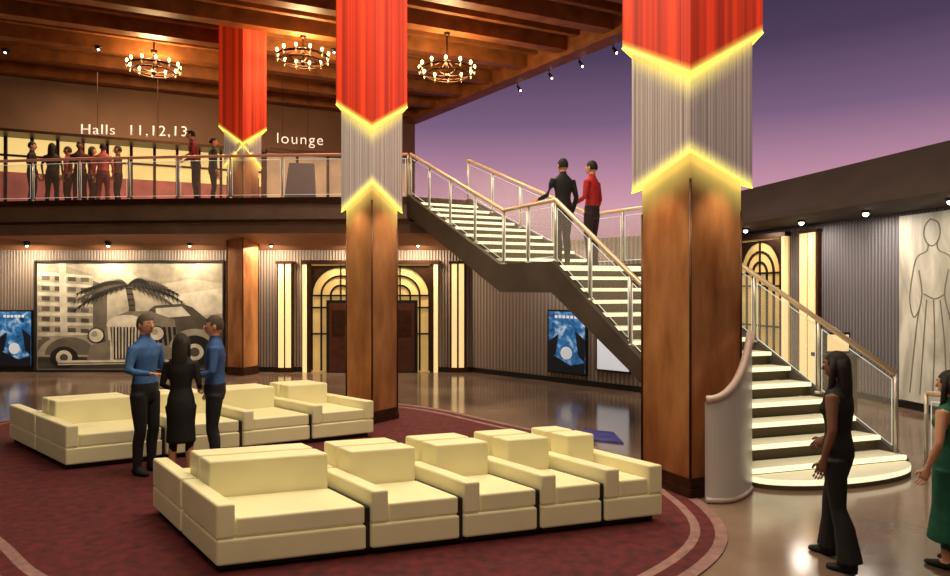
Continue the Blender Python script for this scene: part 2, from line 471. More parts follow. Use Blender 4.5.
for k in range(13):
    a=k/12; x=2.27+.60*a; y=6.33+.40*a*a-.05*math.sin(a*math.pi); zt=.98+.62*a*a
    arc.append((x,y,zt))
n=len(arc)
vs=[(x,y,.02) for x,y,z in arc]+[(x,y,z) for x,y,z in arc]+[(x-.02,y+.03,.02) for x,y,z in arc]+[(x-.02,y+.03,z) for x,y,z in arc]
fs=[]
for i in range(n-1):
    fs+=[(i,i+1,n+i+1,n+i),(2*n+i,2*n+i+1,3*n+i+1,3*n+i),(n+i,n+i+1,3*n+i+1,3*n+i)]
mb.add(vs,fs,0,smooth=False)
mb.tube([(x-.01,y+.015,z+.03) for x,y,z in arc],.04,10,1)
mb.tube([(x-.01,y+.015,.03) for x,y,z in arc],.03,10,1)
M_pinkrail=mat('curved_handrail',(198,176,170),.4)
mb.build('curved_balustrade',[M_frost,M_pinkrail],fixn=False)

# ---------------------------------------------------------------- columns
m, nt, b = newmat('column_bronze')
tc=nt.nodes.new('ShaderNodeTexCoord'); nz=nt.nodes.new('ShaderNodeTexNoise'); nz.inputs['Scale'].default_value=3; nz.inputs['Detail'].default_value=5
mpn=nt.nodes.new('ShaderNodeMapping'); mpn.inputs['Scale'].default_value=(1,1,.3)
r=nt.nodes.new('ShaderNodeValToRGB'); r.color_ramp.elements[0].position=.3; r.color_ramp.elements[1].position=.72
r.color_ramp.elements[0].color=lin((142,84,50)); r.color_ramp.elements[1].color=lin((222,158,104))
nt.links.new(tc.outputs['Object'],mpn.inputs[0]); nt.links.new(mpn.outputs[0],nz.inputs['Vector']); nt.links.new(nz.outputs['Fac'],r.inputs['Fac']); nt.links.new(r.outputs['Color'],b.inputs['Base Color'])
b.inputs['Metallic'].default_value=.5; b.inputs['Roughness'].default_value=.36
atn=nt.nodes.new('ShaderNodeAttribute'); atn.attribute_name='glow'  # lamplight on the bronze top painted in as a yellow emission gradient
mm=nt.nodes.new('ShaderNodeMath'); mm.operation='MULTIPLY'; mm.inputs[1].default_value=.9
nt.links.new(atn.outputs['Fac'],mm.inputs[0]); nt.links.new(mm.outputs[0],b.inputs['Emission Strength'])
b.inputs['Emission Color'].default_value=lin((255,230,115))
bp=nt.nodes.new('ShaderNodeBump'); bp.inputs['Strength'].default_value=.12; bp.inputs['Distance'].default_value=.02
nt.links.new(nz.outputs['Fac'],bp.inputs['Height']); nt.links.new(bp.outputs['Normal'],b.inputs['Normal'])
M_bglow2=m
def column(cx,cy,hd,zb0,zb_front,zb_side,zr_front,zr_side,ztop,hw,hr,redtop=None,graze=1.):
    """square column turned so one corner faces the lobby; hd = half diagonal"""
    mb=MB(); uv=[]; rot=math.atan2(cx,cy); fx=Vector((math.sin(rot),math.cos(rot))); sx=Vector((math.cos(rot),-math.sin(rot))); C0=Vector((cx,cy))
    def square(h): return [C0-fx*h,C0+sx*h,C0+fx*h,C0-sx*h]
    def shade(h,lowf,lows,ztop_f,ztop_s,mi,rows,pleat=0.,n=16,glow_at='bottom',gl=.3,redline=None):
        c=square(h); vs=[];at=[]; us=[]
        cols=[]
        for f in range(4):
            a,b=c[f],c[(f+1)%4]; nrm=((a+b)/2-C0).normalized()
            for j in range(n):
                t=j/n; p=a.lerp(b,t)
                if j and pleat: p=p+nrm*(pleat if j%2 else -pleat)
                fr=t if f%2 else 1-t
                cols.append((p,fr,f+t))
        M=len(cols)
        allrows=[('b',r_) for r_ in rows[:-1]]
        if redline: allrows+=[('r',q_) for q_ in (-.34,-.26,-.19,-.13,-.08,-.04,0.,.1)]
        allrows+=[('b',rows[-1])]
        for kind,rw in allrows:
            for (p,fr,u) in cols:
                zb=lows+(lowf-lows)*fr; zt=ztop_s+(ztop_f-ztop_s)*fr
                if kind=='r':
                    z=redline[1]+(redline[0]-redline[1])*fr+rw; g=max(0,1-abs(rw)/.3)**1.5  # halo of the red shade's rim painted onto the pleats
                elif glow_at=='bottom':
                    z=min(zb+rw,zt); g=max(0,1-rw/gl)**1.4
                else:
                    z=max(zt-rw,zb); g=max(0,1-rw/gl)**1.6
                vs.append((p.x,p.y,z)); at.append(g); us.append(u)
        fs=[]
        for ri in range(len(allrows)-1):
            for k in range(M):
                k2=(k+1)%M; fs.append((ri*M+k,ri*M+k2,(ri+1)*M+k2,(ri+1)*M+k))
        mb.add(vs,fs,mi,at); uv.extend(us)
    shade(hd,zb0,zb0,zb_front,zb_side,2,[0,.02,.05,.1,.15,.2,.26,.32,.38,.45,20],glow_at='top',gl=.45,n=4)
    k0=len(mb.v)
    core=square(hd*.8); mb.hexa([(p.x,p.y,zb_side-.1) for p in core]+[(p.x,p.y,ztop) for p in core],3)
    uv.extend([0]*(len(mb.v)-k0))
    shade(hw,zb_front-.05,zb_side-.06,ztop,ztop,1,[0,.03,.07,.12,.17,20],pleat=.008,n=24,gl=.16,redline=(zr_front,zr_side))
    rt=redtop or (ztop,ztop)
    shade(hr,zr_front,zr_side,rt[0],rt[1],0,[0,.015,.03,.06,.1,.14,20],n=8,gl=.09)
    k0=len(mb.v)
    def rim(h,lowf,lows,r,mi):
        c=square(h); zz=[lowf,lows,lowf,lows]
        for f in range(4):
            a,b=c[f],c[(f+1)%4]
            mb.tube([(a.x,a.y,zz[f]),(b.x,b.y,zz[(f+1)%4])],r,6,mi)
    rim(hr,zr_front,zr_side,.012*hr/.7,4); rim(hw,zb_front-.05,zb_side-.06,.009,4)
    cc=square(hd)
    for i,p in enumerate(cc):
        zt=(zb_front if i%2==0 else zb_side)
        mb.tube([(p.x,p.y,0),(p.x,p.y,zt-.3)],.014,6,3)
    for (f,z0,z1) in ((1.07,0,.1),(1.035,.1,.2)):
        q=square(hd*f); mb.hexa([(p.x,p.y,z0) for p in q]+[(p.x,p.y,z1) for p in q],3)
    uv.extend([0]*(len(mb.v)-k0))
    ob=mb.build('column',[M_red,M_pleat,M_bglow2,M_bronzeD,M_yel],att=True,fixn=False)
    a=ob.data.attributes.new('uvar','FLOAT','POINT'); a.data.foreach_set('value',uv)
    for s_ in (-1,1):
        d_=(sx*s_-fx)
        l=bpy.data.lights.new('column_graze_fill','SPOT'); l.energy=46*graze; l.color=(1,.78,.48); l.shadow_soft_size=.08; l.spot_size=math.radians(80); l.spot_blend=1  # added spots floating clear of the shade to brighten the column faces
        lo=bpy.data.objects.new('column_graze_fill',l); COL.objects.link(lo); lo.parent=ob
        q=C0+d_*(hd*.5+.24); lo.location=(q.x,q.y,(zb_front+zb_side)/2-.05)
        aim=Vector((-d_.x*.28,-d_.y*.28,-1)); lo.rotation_euler=aim.to_track_quat('-Z','Y').to_euler()
    return ob
column(2.30,6.94,.50,0,3.49,3.20,4.17,4.74,8.7,.61,.71)
column(-1.64,10.35,.40,0,3.75,3.36,4.52,5.0,8.7,.48,.56)
column(-5.66,15.85,.36,0,5.55,5.1,5.5,6.0,8.7,.43,.55,redtop=(8.75,8.5),graze=.4)

# ---------------------------------------------------------------- back wall features
def X2a(px): return WB.a_at(px)
def Zb(py): return WB.z_at(0,py)
def pilaster(wf,a0,a1,z1,name='wall_light_pilaster'):
    mb=MB(); wf.box(mb,a0,a1,0.02,z1,0.005,.10,1); w_=(a1-a0)
    wf.box(mb,a0+w_*.12,a0+w_*.44,.12,z1-.05,.10,.14,0); wf.box(mb,a0+w_*.56,a0+w_*.88,.12,z1-.05,.10,.14,0)
    wf.box(mb,a0-.02,a1+.02,0.0,.12,.005,.16,1); wf.box(mb,a0-.02,a1+.02,z1-.05,z1+.02,.005,.16,1)
    return mb.build(name,[M_cream,M_bronzeD])
pilaster(WB,X2a(278),X2a(294),Zb(262)); pilaster(WB,X2a(450),X2a(466),Zb(262))
def arcpts(ca,cz,r,a0,a1,n=14): return [(ca+r*math.cos(a0+(a1-a0)*i/n),cz+r*math.sin(a0+(a1-a0)*i/n)) for i in range(n+1)]
def deco(wf,a0,a1,z1,name,doorw=None,doorz=1.8):
    mb=MB(); wf.box(mb,a0,a1,0.0,z1,0.005,.05,0)
    fw=.1
    wf.box(mb,a0,a0+fw,0,z1,.05,.14,3); wf.box(mb,a1-fw,a1,0,z1,.05,.14,3); wf.box(mb,a0-.04,a1+.04,z1-.06,z1+.04,.005,.16,2)
    wf.box(mb,a0+fw,a0+fw+.1,0,z1,.05,.12,2); wf.box(mb,a1-fw-.1,a1-fw,0,z1,.05,.12,2)
    inner0=a0+fw+.1; inner1=a1-fw-.1; W=inner1-inner0
    units=2 if doorw else 1
    for c in ([inner0+W*.25,inner0+W*.75] if units==2 else [inner0+W*.5]):
        R0=W/units/2
        spring=z1-.1-R0
        for f in (.98,.66,.34):
            r_=R0*f; pts=[(c-r_,.05)]+arcpts(c,spring,r_,math.pi,0)+[(c+r_,.05)]
            wf.strip(mb,pts,.045,.05,.085,1)
        wf.strip(mb,[(c,.05),(c,spring+R0)],.035,.05,.085,1)
        for zz in (spring,spring-.3,spring*.5):
            wf.strip(mb,[(c-R0,zz),(c+R0,zz)],.04,.05,.085,1)
        for sg in (-1,1):
            sp_=[(c+sg*R0,spring+R0),(c+sg*R0,spring)]+[(c+sg*R0*math.cos(q*math.pi/16),spring+R0*math.sin(q*math.pi/16)) for q in range(1,8)]+[(c,spring+R0)]
            wf.poly(mb,sp_,.07,2)
    if doorw:
        d0,d1=doorw
        wf.box(mb,d0,d1,0,doorz,.05,.18,1)
        n=4; w_=(d1-d0-.1)/n
        for i in range(n):
            s=d0+.05+i*w_
            wf.box(mb,s+.02,s+w_-.02,.03,doorz-.08,.18,.21,4)
            wf.box(mb,s+.1,s+w_-.1,.9,doorz-.25,.21,.215,2)
            wf.box(mb,s+(w_-.1 if i%2==0 else .06),s+(w_-.06 if i%2==0 else .10),.8,1.2,.21,.26,5)
    return mb.build(name,[M_gold,M_black,M_bronzeD,M_cream,M_door,M_steel])
deco(WB,X2a(304),X2a(438),Zb(262),'door_1',(X2a(328),X2a(418)),Zb(300))
def poster_mat(name):
    m, nt, b = newmat(name)
    tc=nt.nodes.new('ShaderNodeTexCoord'); nz=nt.nodes.new('ShaderNodeTexNoise'); nz.inputs['Scale'].default_value=4.5; nz.inputs['Detail'].default_value=6; nz.inputs['Distortion'].default_value=.6
    r=nt.nodes.new('ShaderNodeValToRGB'); r.color_ramp.elements[0].position=.32; r.color_ramp.elements[1].position=.74
    r.color_ramp.elements[0].color=lin((12,30,66)); r.color_ramp.elements[1].color=lin((210,235,245)); e=r.color_ramp.elements.new(.52); e.color=lin((44,120,190))
    nt.links.new(tc.outputs['Object'],nz.inputs['Vector']); nt.links.new(nz.outputs['Fac'],r.inputs['Fac'])
    nt.links.new(r.outputs['Color'],b.inputs['Base Color']); nt.links.new(r.outputs['Color'],b.inputs['Emission Color']); b.inputs['Emission Strength'].default_value=.35
    return m
M_post=poster_mat('poster_print')
M_postw=mat('poster_figure',(225,235,240),.6,emit=.3)
M_postd=mat('poster_dark',(14,22,44),.6)
def poster(wf,px0,px1,py0,py1,name='movie_poster',white=False):
    a0,a1=wf.a_at(px0),wf.a_at(px1); am=(a0+a1)/2; z1,z0=wf.z_at(am,py0),wf.z_at(am,py1)
    mb=MB(); wf.box(mb,a0,a1,z0,z1,0.008,.05,0); e=.04
    wf.box(mb,a0+e,a1-e,z0+e,z1-e,.05,.06,1)
    W=a1-a0;H=z1-z0
    if not white:
        for k in range(6): wf.box(mb,a0+W*(.2+.1*k),a0+W*(.27+.1*k),z1-H*.13,z1-H*.085,.06,.065,2)
        wf.poly(mb,[(am+W*.15*math.cos(t),z0+H*.33+H*.10*math.sin(t)) for t in [i*math.pi/8 for i in range(16)]],.068,2)
        wf.poly(mb,[(a0+e,z0+e),(a1-e,z0+e),(a1-e,z0+H*.2),(am+W*.1,z0+H*.14),(am-W*.2,z0+H*.24),(a0+e,z0+H*.3)],.067,3)
        wf.poly(mb,[(a0+e,z0+H*.5),(a0+W*.3,z0+H*.62),(a0+W*.22,z0+H*.3),(a0+e,z0+H*.2)],.066,3)
        wf.poly(mb,[(a1-e,z0+H*.55),(a1-W*.28,z0+H*.68),(a1-W*.2,z0+H*.3),(a1-e,z0+H*.2)],.066,3)
    return mb.build(name,[M_black,M_white if white else M_post,M_postw,M_postd])
poster(WB,-2,34,310,367); poster(WA,549,588,310,374); poster(WA,597,632,322,372,'menu_board',True)
# mural : sepia print of a deco hotel, palm and vintage car
greys=[(196,186,164),(132,122,106),(84,76,66),(222,213,192),(30,26,22),(172,162,142),(108,99,86)]
M_mu=[mat('mural_%d'%i,c,.8,noise=.28,nscale=3.5,emit=.06) for i,c in enumerate(greys)]
mb=MB(); a0,a1=X2a(38),X2a(224); z0,z1=.06,Zb(262)
WB.box(mb,a0,a1,z0,z1,0.008,.04,0)
def cl(p): return (max(39,min(223,p[0])),max(263,min(377,p[1])))
def mp(px,py): return (X2a(px), z0+(z1-z0)*(378-py)/(378-262))
def mpoly(pts,t,mi): WB.poly(mb,[mp(*cl(p)) for p in pts],.044+t*.0035,mi)
mpoly([(120,262),(223,262),(223,285),(190,280),(150,288)],.2,5)
mpoly([(160,300),(223,290),(223,318),(180,322)],.2,3)
# hotel with streamlined balconies, receding
mpoly([(39,265),(60,264),(94,276),(94,350),(39,352)],1,5)
mpoly([(94,282),(108,288),(108,345),(94,350)],1,6)
for k in range(7):
    y=272+k*11; mpoly([(39,y),(94,y+5-k*.9),(94,y+8-k*.9),(39,y+4)],1.5,3)
    for j in range(4):
        x=43+j*13; yy=y+4.6+(x-39)*.05; mpoly([(x,yy),(x+8,yy+.4),(x+8,yy+5),(x,yy+4.6)],1.7,2 if (j+k)%3 else 6)
mpoly([(60,262),(67,262),(69,350),(62,350)],2,3); 
mpoly([(39,346),(134,342),(223,338),(223,377),(39,377)],2.3,6)
mpoly([(39,366),(223,362),(223,377),(39,377)],2.6,2)
# palm trunk and feathered fronds
mpoly([(126,286),(132,286),(136,306),(138,345),(130,345),(130,310)],3,2)
for k in range(8): mpoly([(127+k*.9,290+k*6),(134+k*.5,290+k*6),(134+k*.5,291.5+k*6),(127+k*.9,291.5+k*6)],3.2,4)
rnd=random.Random(5)
for k in range(11):
    an=math.pi*(-.10+1.20*k/10); Lr=40+6*rnd.random(); sp_=[]
    for j in range(13):
        t=j/12; sp_.append(Vector((129+Lr*1.3*t*math.cos(an),287-Lr*.55*t*math.sin(an)+22*t*t)))
    mi_=4 if k%3 else 2
    # solid leaf blade
    up_=[];dn_=[]
    for j in range(13):
        wd=2.6*math.sin(math.pi*min(1,(.12+.86*j/12))); up_.append((sp_[j].x,sp_[j].y-wd*.5)); dn_.append((sp_[j].x,sp_[j].y+wd))
    mpoly(up_+dn_[::-1],4+k*.12,mi_)
    for j in range(1,12):
        p=sp_[j]; d=(sp_[j+1]-sp_[j]).normalized()
        ln=8.5*math.sin(math.pi*(.15+.75*j/12))
        tip=p+d*ln*.55+Vector((0,ln*.95)); mpoly([tuple(p-d*1.4),tuple(p+d*1.4),tuple(tip)],4.05+k*.12,mi_)
        tip=p+d*ln*.9+Vector((0,-ln*.35)); mpoly([tuple(p-d*1.1),tuple(p+d*1.1),tuple(tip)],4.05+k*.12,mi_)
def ell(x,y,rx,ry,t,mi,a0=0,a1=2*math.pi,n=28):
    mpoly([(x+rx*math.cos(a0+(a1-a0)*i/n),y+ry*math.sin(a0+(a1-a0)*i/n)) for i in range(n if a1-a0>6.2 else n+1)],t,mi)
# vintage car, three-quarter view
mpoly([(150,314),(156,309),(184,307),(194,311),(206,322),(223,330),(223,368),(150,370)],8,2)
mpoly([(157,312),(183,310),(192,320),(158,323)],8.4,3)
mpoly([(118,320),(130,315),(152,315),(176,324),(182,366),(110,368),(106,334)],9,1)
for k in range(5): mpoly([(154+k*5,332),(157+k*5,332),(159+k*5,352),(156+k*5,352)],9.5,4)
ell(196,354,25,20,9.8,5,math.pi,2*math.pi); ell(196,358,18,17,10,4); ell(196,359,9,9,10.4,3); ell(196,359,5,5,10.7,2)
ell(128,331,20,12,10.2,3,math.pi,2*math.pi)
mpoly([(109,330),(147,330),(144,370),(112,370)],10.3,3)
mpoly([(112,332),(144,332),(141,367),(115,367)],10.6,4)
for k in range(9): mpoly([(113.5+k*3.3,331),(115.2+k*3.3,331),(115.7+k*3.1,366),(114.2+k*3.1,366)],10.9,3 if k%2 else 0)
ell(72,364,33,23,9.6,5,math.pi,2*math.pi); ell(72,362,25,19,10.0,6,math.pi,2*math.pi)
ell(66,365,14,12,10.4,4); ell(66,365,8,8,10.8,3); ell(66,365,4,4,11,2)
mpoly([(92,352),(112,346),(112,370),(88,372)],10.4,1)
for (x,y) in ((98,341),(158,339)):
    ell(x,y,8.5,8.5,11.2,4); ell(x,y,7.2,7.2,11.5,3); ell(x-1.5,y-1.5,3,3,11.8,5)
mpoly([(60,368),(170,367),(171,371),(60,373)],11.4,3); mpoly([(60,370.5),(170,369.5),(170,370.5),(60,371.5)],11.7,4)
wf=WB
wf.box(mb,a0-.03,a1+.03,z1,z1+.04,0.008,.1,4); wf.box(mb,a0-.03,a1+.03,z0-.05,z0,0.008,.1,4); wf.box(mb,a0-.04,a0,z0,z1,0.008,.1,4); wf.box(mb,a1,a1+.04,z0,z1,0.008,.1,4)
mb.build('wall_mural',M_mu)

# right wall features
deco(WR,WR.a_at(738),WR.a_at(790),3.3,'door_2'); pilaster(WR,WR.a_at(803),WR.a_at(822),3.3)
m, nt, b = newmat('figure_panel')
tc=nt.nodes.new('ShaderNodeTexCoord'); wv=nt.nodes.new('ShaderNodeTexNoise'); wv.inputs['Scale'].default_value=1.1; wv.inputs['Detail'].default_value=5; wv.inputs['Distortion'].default_value=1.2
mpn=nt.nodes.new('ShaderNodeMapping'); mpn.inputs['Scale'].default_value=(1,1.6,.4)
r=nt.nodes.new('ShaderNodeValToRGB'); r.color_ramp.elements[0].position=.36; r.color_ramp.elements[1].position=.6
r.color_ramp.elements[0].color=lin((164,160,146)); r.color_ramp.elements[1].color=lin((222,218,202))
nt.links.new(tc.outputs['Object'],mpn.inputs[0]); nt.links.new(mpn.outputs[0],wv.inputs['Vector']); nt.links.new(wv.outputs['Fac'],r.inputs['Fac'])
nt.links.new(r.outputs['Color'],b.inputs['Base Color']); nt.links.new(r.outputs['Color'],b.inputs['Emission Color']); b.inputs['Emission Strength'].default_value=.15
mb=MB(); WR.box(mb,WR.a_at(902),WR.a_at(990),.15,3.36,0.008,.06,0)
A0_=WR.a_at(902)
M_line=mat('drawn_line',(130,124,110),.8)
def wl(pts): 
    P2=[Vector(p) for p in pts]; out=[]
    for i in range(len(P2)-1):
        p0=P2[max(0,i-1)];p1=P2[i];p2=P2[i+1];p3=P2[min(len(P2)-1,i+2)]
        for j in range(6):
            t=j/6; q=.5*((2*p1)+(p2-p0)*t+(2*p0-5*p1+4*p2-p3)*t*t+(3*p1-p0-3*p2+p3)*t**3); out.append((A0_+q.x,q.y))
    out.append((A0_+P2[-1].x,P2[-1].y)); WR.strip(mb,out,.02,.06,.066,1)
# draped standing figure drawn in outline
wl([(.62,3.25),(.52,3.15),(.5,2.98),(.56,2.85),(.66,2.8),(.76,2.88),(.8,3.02),(.76,3.18),(.62,3.25)])
wl([(.58,2.84),(.55,2.72),(.36,2.62),(.27,2.3),(.22,1.9),(.30,1.6),(.42,1.75)])
wl([(.74,2.86),(.78,2.72),(.98,2.6),(1.08,2.25),(1.14,1.85),(1.05,1.55),(.95,1.7)])
wl([(.40,2.4),(.46,2.0),(.38,1.6),(.30,1.0),(.22,.3)]); wl([(.95,2.4),(.88,2.0),(.98,1.6),(1.08,1.0),(1.18,.3)])
wl([(.5,2.0),(.7,1.92),(.88,2.0)]); wl([(.55,1.9),(.5,1.3),(.42,.3)]); wl([(.68,1.9),(.70,1.2),(.66,.3)]); wl([(.8,1.9),(.88,1.2),(.92,.3)])
mb.build('wall_artwork',[m,M_line])
mb=MB()
mb.box(5.5,6.0,10.2,10.5,0,1.0,0); mb.box(5.45,6.05,10.15,10.55,1.0,1.06,1); mb.box(5.55,5.95,10.3,10.35,1.06,1.4,1); mb.box(5.58,5.92,10.29,10.3,1.1,1.36,2)
mb.build('ticket_kiosk',[M_bronzeD,M_black,M_cream],bevel=.01)
mb=MB(); mb.hexa([(1.45,9.0,.0),(2.0,8.75,.0),(2.0,9.4,.0),(1.6,9.6,.0),(1.45,9.0,.02),(2.0,8.75,.02),(2.0,9.4,.02),(1.6,9.6,.02)])
mb.build('floor_patch',[mat('blue_patch',(66,62,140),.8,noise=.4,nscale=6,emit=.06)])  # flat violet-blue patch on the floor, slightly emissive

# ---------------------------------------------------------------- upper wall features
def text(name,s,loc,size,rotz,matl):
    cu=bpy.data.curves.new(name,'FONT'); cu.body=s; cu.size=size; cu.extrude=.02; cu.space_character=1.15; cu.offset=-.006
    ob=bpy.data.objects.new(name,cu); COL.objects.link(ob); ob.location=loc; ob.rotation_euler=(math.pi/2,0,rotz); cu.materials.append(matl); return ob
M_store=mat('storefront_glow',(232,205,140),.6,emit=.95,ergb=(245,208,130),noise=.3,nscale=1.2)
M_storep=mat('storefront_panel',(170,96,88),.6,emit=.35,noise=.4,nscale=2)
mb=MB()
a0,a1=WU.a_at(-20),WU.a_at(262)
ztop=6.45
WU.box(mb,a0,a1,4.2,ztop,0.01,.1,0)
WU.box(mb,a0,a1,ztop,ztop+.08,0.01,1.0,1)
n=12
for i in range(n+1):
    a=a0+(a1-a0)*i/n; WU.box(mb,a-.04,a+.04,4.2,ztop,.1,.2,1)
for i in range(n):
    a=a0+(a1-a0)*(i+.5)/n; WU.box(mb,a-.3,a+.3,4.3,5.45,.1,.16,2)
WU.box(mb,a0,a1,5.9,5.96,.1,.18,1)
mb.build('storefront',[M_store,M_bronzeD,M_storep])
mb=MB(); a0,a1=WU.a_at(265),WU.a_at(412); WU.box(mb,a0,a1,4.2,6.6,0.01,.1,0); WU.box(mb,a0,a1,6.6,6.68,0.01,.6,1)
for i in range(6):
    a=a0+(a1-a0)*i/5; WU.box(mb,a-.04,a+.04,4.2,6.6,.1,.2,1)
mb.build('cafe_front',[mat('lounge_glow',(205,170,130),.6,emit=.5,noise=.35,nscale=1.2),M_bronzeD])
text('sign_halls','Halls  11,12,13',((80-475)/F*18.0,18.0,CH+(288-134)/F*18.0),.41,.1,M_sign)
text('sign_lounge','lounge',((276-475)/F*19.2,19.2,CH+(288-143)/F*19.2),.45,.22,M_sign)
mb=MB()
for (x,y,z) in ((-10.5,18.08,6.75),(-8.9,18.24,6.75),(-5.7,19.27,6.75),(-5.0,19.43,6.75)): mb.tube([(x,y,z-.4),(x,y,zc)],.008,6,0)
mb.build('sign_hanging_rods',[M_bronzeD])
mb=MB(); mb.hexa([(-4.9,16.6,4.2),(-4.1,16.7,4.2),(-4.1,16.85,4.2),(-4.9,16.75,4.2),(-4.75,16.6,5.3),(-4.15,16.7,5.3),(-4.15,16.8,5.3),(-4.75,16.7,5.3)],0)
mb.build('display_board',[mat('display',(96,88,92),.5,emit=.15)])

# ---------------------------------------------------------------- chandeliers
def chand(x,y,z,R=.62):
    mb=MB(); mb.torus((x,y,z),R,.028,0); mb.torus((x,y,z-.10),R*.8,.018,0)
    mb.tube([(x,y,z-.12),(x,y,zc-.02)],.022,8,0); mb.tube([(x,y,zc-.55),(x,y,zc-.46)],[.05,.09],12,0); mb.tube([(x,y,zc-.1),(x,y,zc)],[.06,.12],12,0); mb.sphere((x,y,z-.13),.06,0,10,6)
    for k in range(6):
        a=math.pi*k/3; mb.tube([(x,y,z+.28),(x+R*math.cos(a),y+R*math.sin(a),z)],.010,6,0)
        mb.tube([(x,y,z-.13),(x+R*.8*math.cos(a),y+R*.8*math.sin(a),z-.10)],.010,6,0)
    for k in range(12):
        a=2*math.pi*k/12; px,py=x+R*math.cos(a),y+R*math.sin(a)
        mb.tube([(px,py,z),(px,py,z+.06)],.018,8,1); mb.sphere((px,py,z+.10),(.034,.034,.05),2,8,6)
        mb.tube([(px,py,z),(px,py,z-.09)],[.03,.005],6,1)
    ob=mb.build('chandelier',[M_bronzeD,M_cream,M_bulb])
    l=bpy.data.lights.new('chandelier_glow','POINT'); l.energy=240; l.color=(1,.66,.30); l.shadow_soft_size=.3
    lo=bpy.data.objects.new('chandelier_glow',l); COL.objects.link(lo); lo.location=(x,y,z+.1); lo.parent=ob
chand((154-475)/F*16.8,16.8,CH+(288-68)/F*16.8); chand((303-475)/F*15.8,15.8,CH+(288-58)/F*15.8); chand((447-475)/F*15.6,15.6,CH+(288-71)/F*15.6,.66)

# ---------------------------------------------------------------- sofas
def sofa(P1,avec,cvec,seams,name):
    a=Vector(avec); c=Vector(cvec); O=Vector(P1)
    La=a.length; Lc=c.length
    mb=MB()
    def B(u0,u1,v0,v1,z0,z1,mi=0):
        q=[O+a*(u/La)+c*(v/Lc) for (u,v) in ((u0,v0),(u1,v0),(u1,v1),(u0,v1))]
        mb.hexa([(p.x,p.y,z0) for p in q]+[(p.x,p.y,z1) for p in q],mi)
    g=.022
    B(.06,La-.06,.06,Lc-.06,0.012,.07,1)
    n=len(seams)-1; M=Lc/2
    for i in range(n):
        u0=seams[i]*La+g; u1=seams[i+1]*La-g; aw=.13
        for row in (0,1):
            def V(v0,v1): return (v0,v1) if row==0 else (Lc-v1,Lc-v0)
            v0,v1=V(0,M-g); B(u0,u1,v0,v1,.07,.26)
            v0,v1=V(0.0,M-g); 
            B(u0,u0+aw,v0,v1,.265,.52); 
            if i==n-1: B(u1-aw,u1,v0,v1,.265,.52); ue=u1-aw-.01
            else: ue=u1-.005
            v0,v1=V(0.01,M-.26); B(u0+aw+.01,ue,v0,v1,.265,.41)
            v0,v1=V(M-.25,M-g); B(u0+aw+.01,ue,v0,v1,.265,.70)
        if i<n-1: 
            um=seams[i+1]*La; B(um-g*.9,um+g*.9,.02,Lc-.02,.05,.40,1)
    return mb.build(name,[M_sofa,M_sofaS],bevel=.035)
sofa((-1.9,4.72),(3.6,1.1),(-1.12,1.32),[0,.3,.5,.68,.84,1],'sofa')
sofa((-4.7,7.42),(3.3,1.72),(-1.65,1.4),[0,.28,.52,.76,1],'sofa')

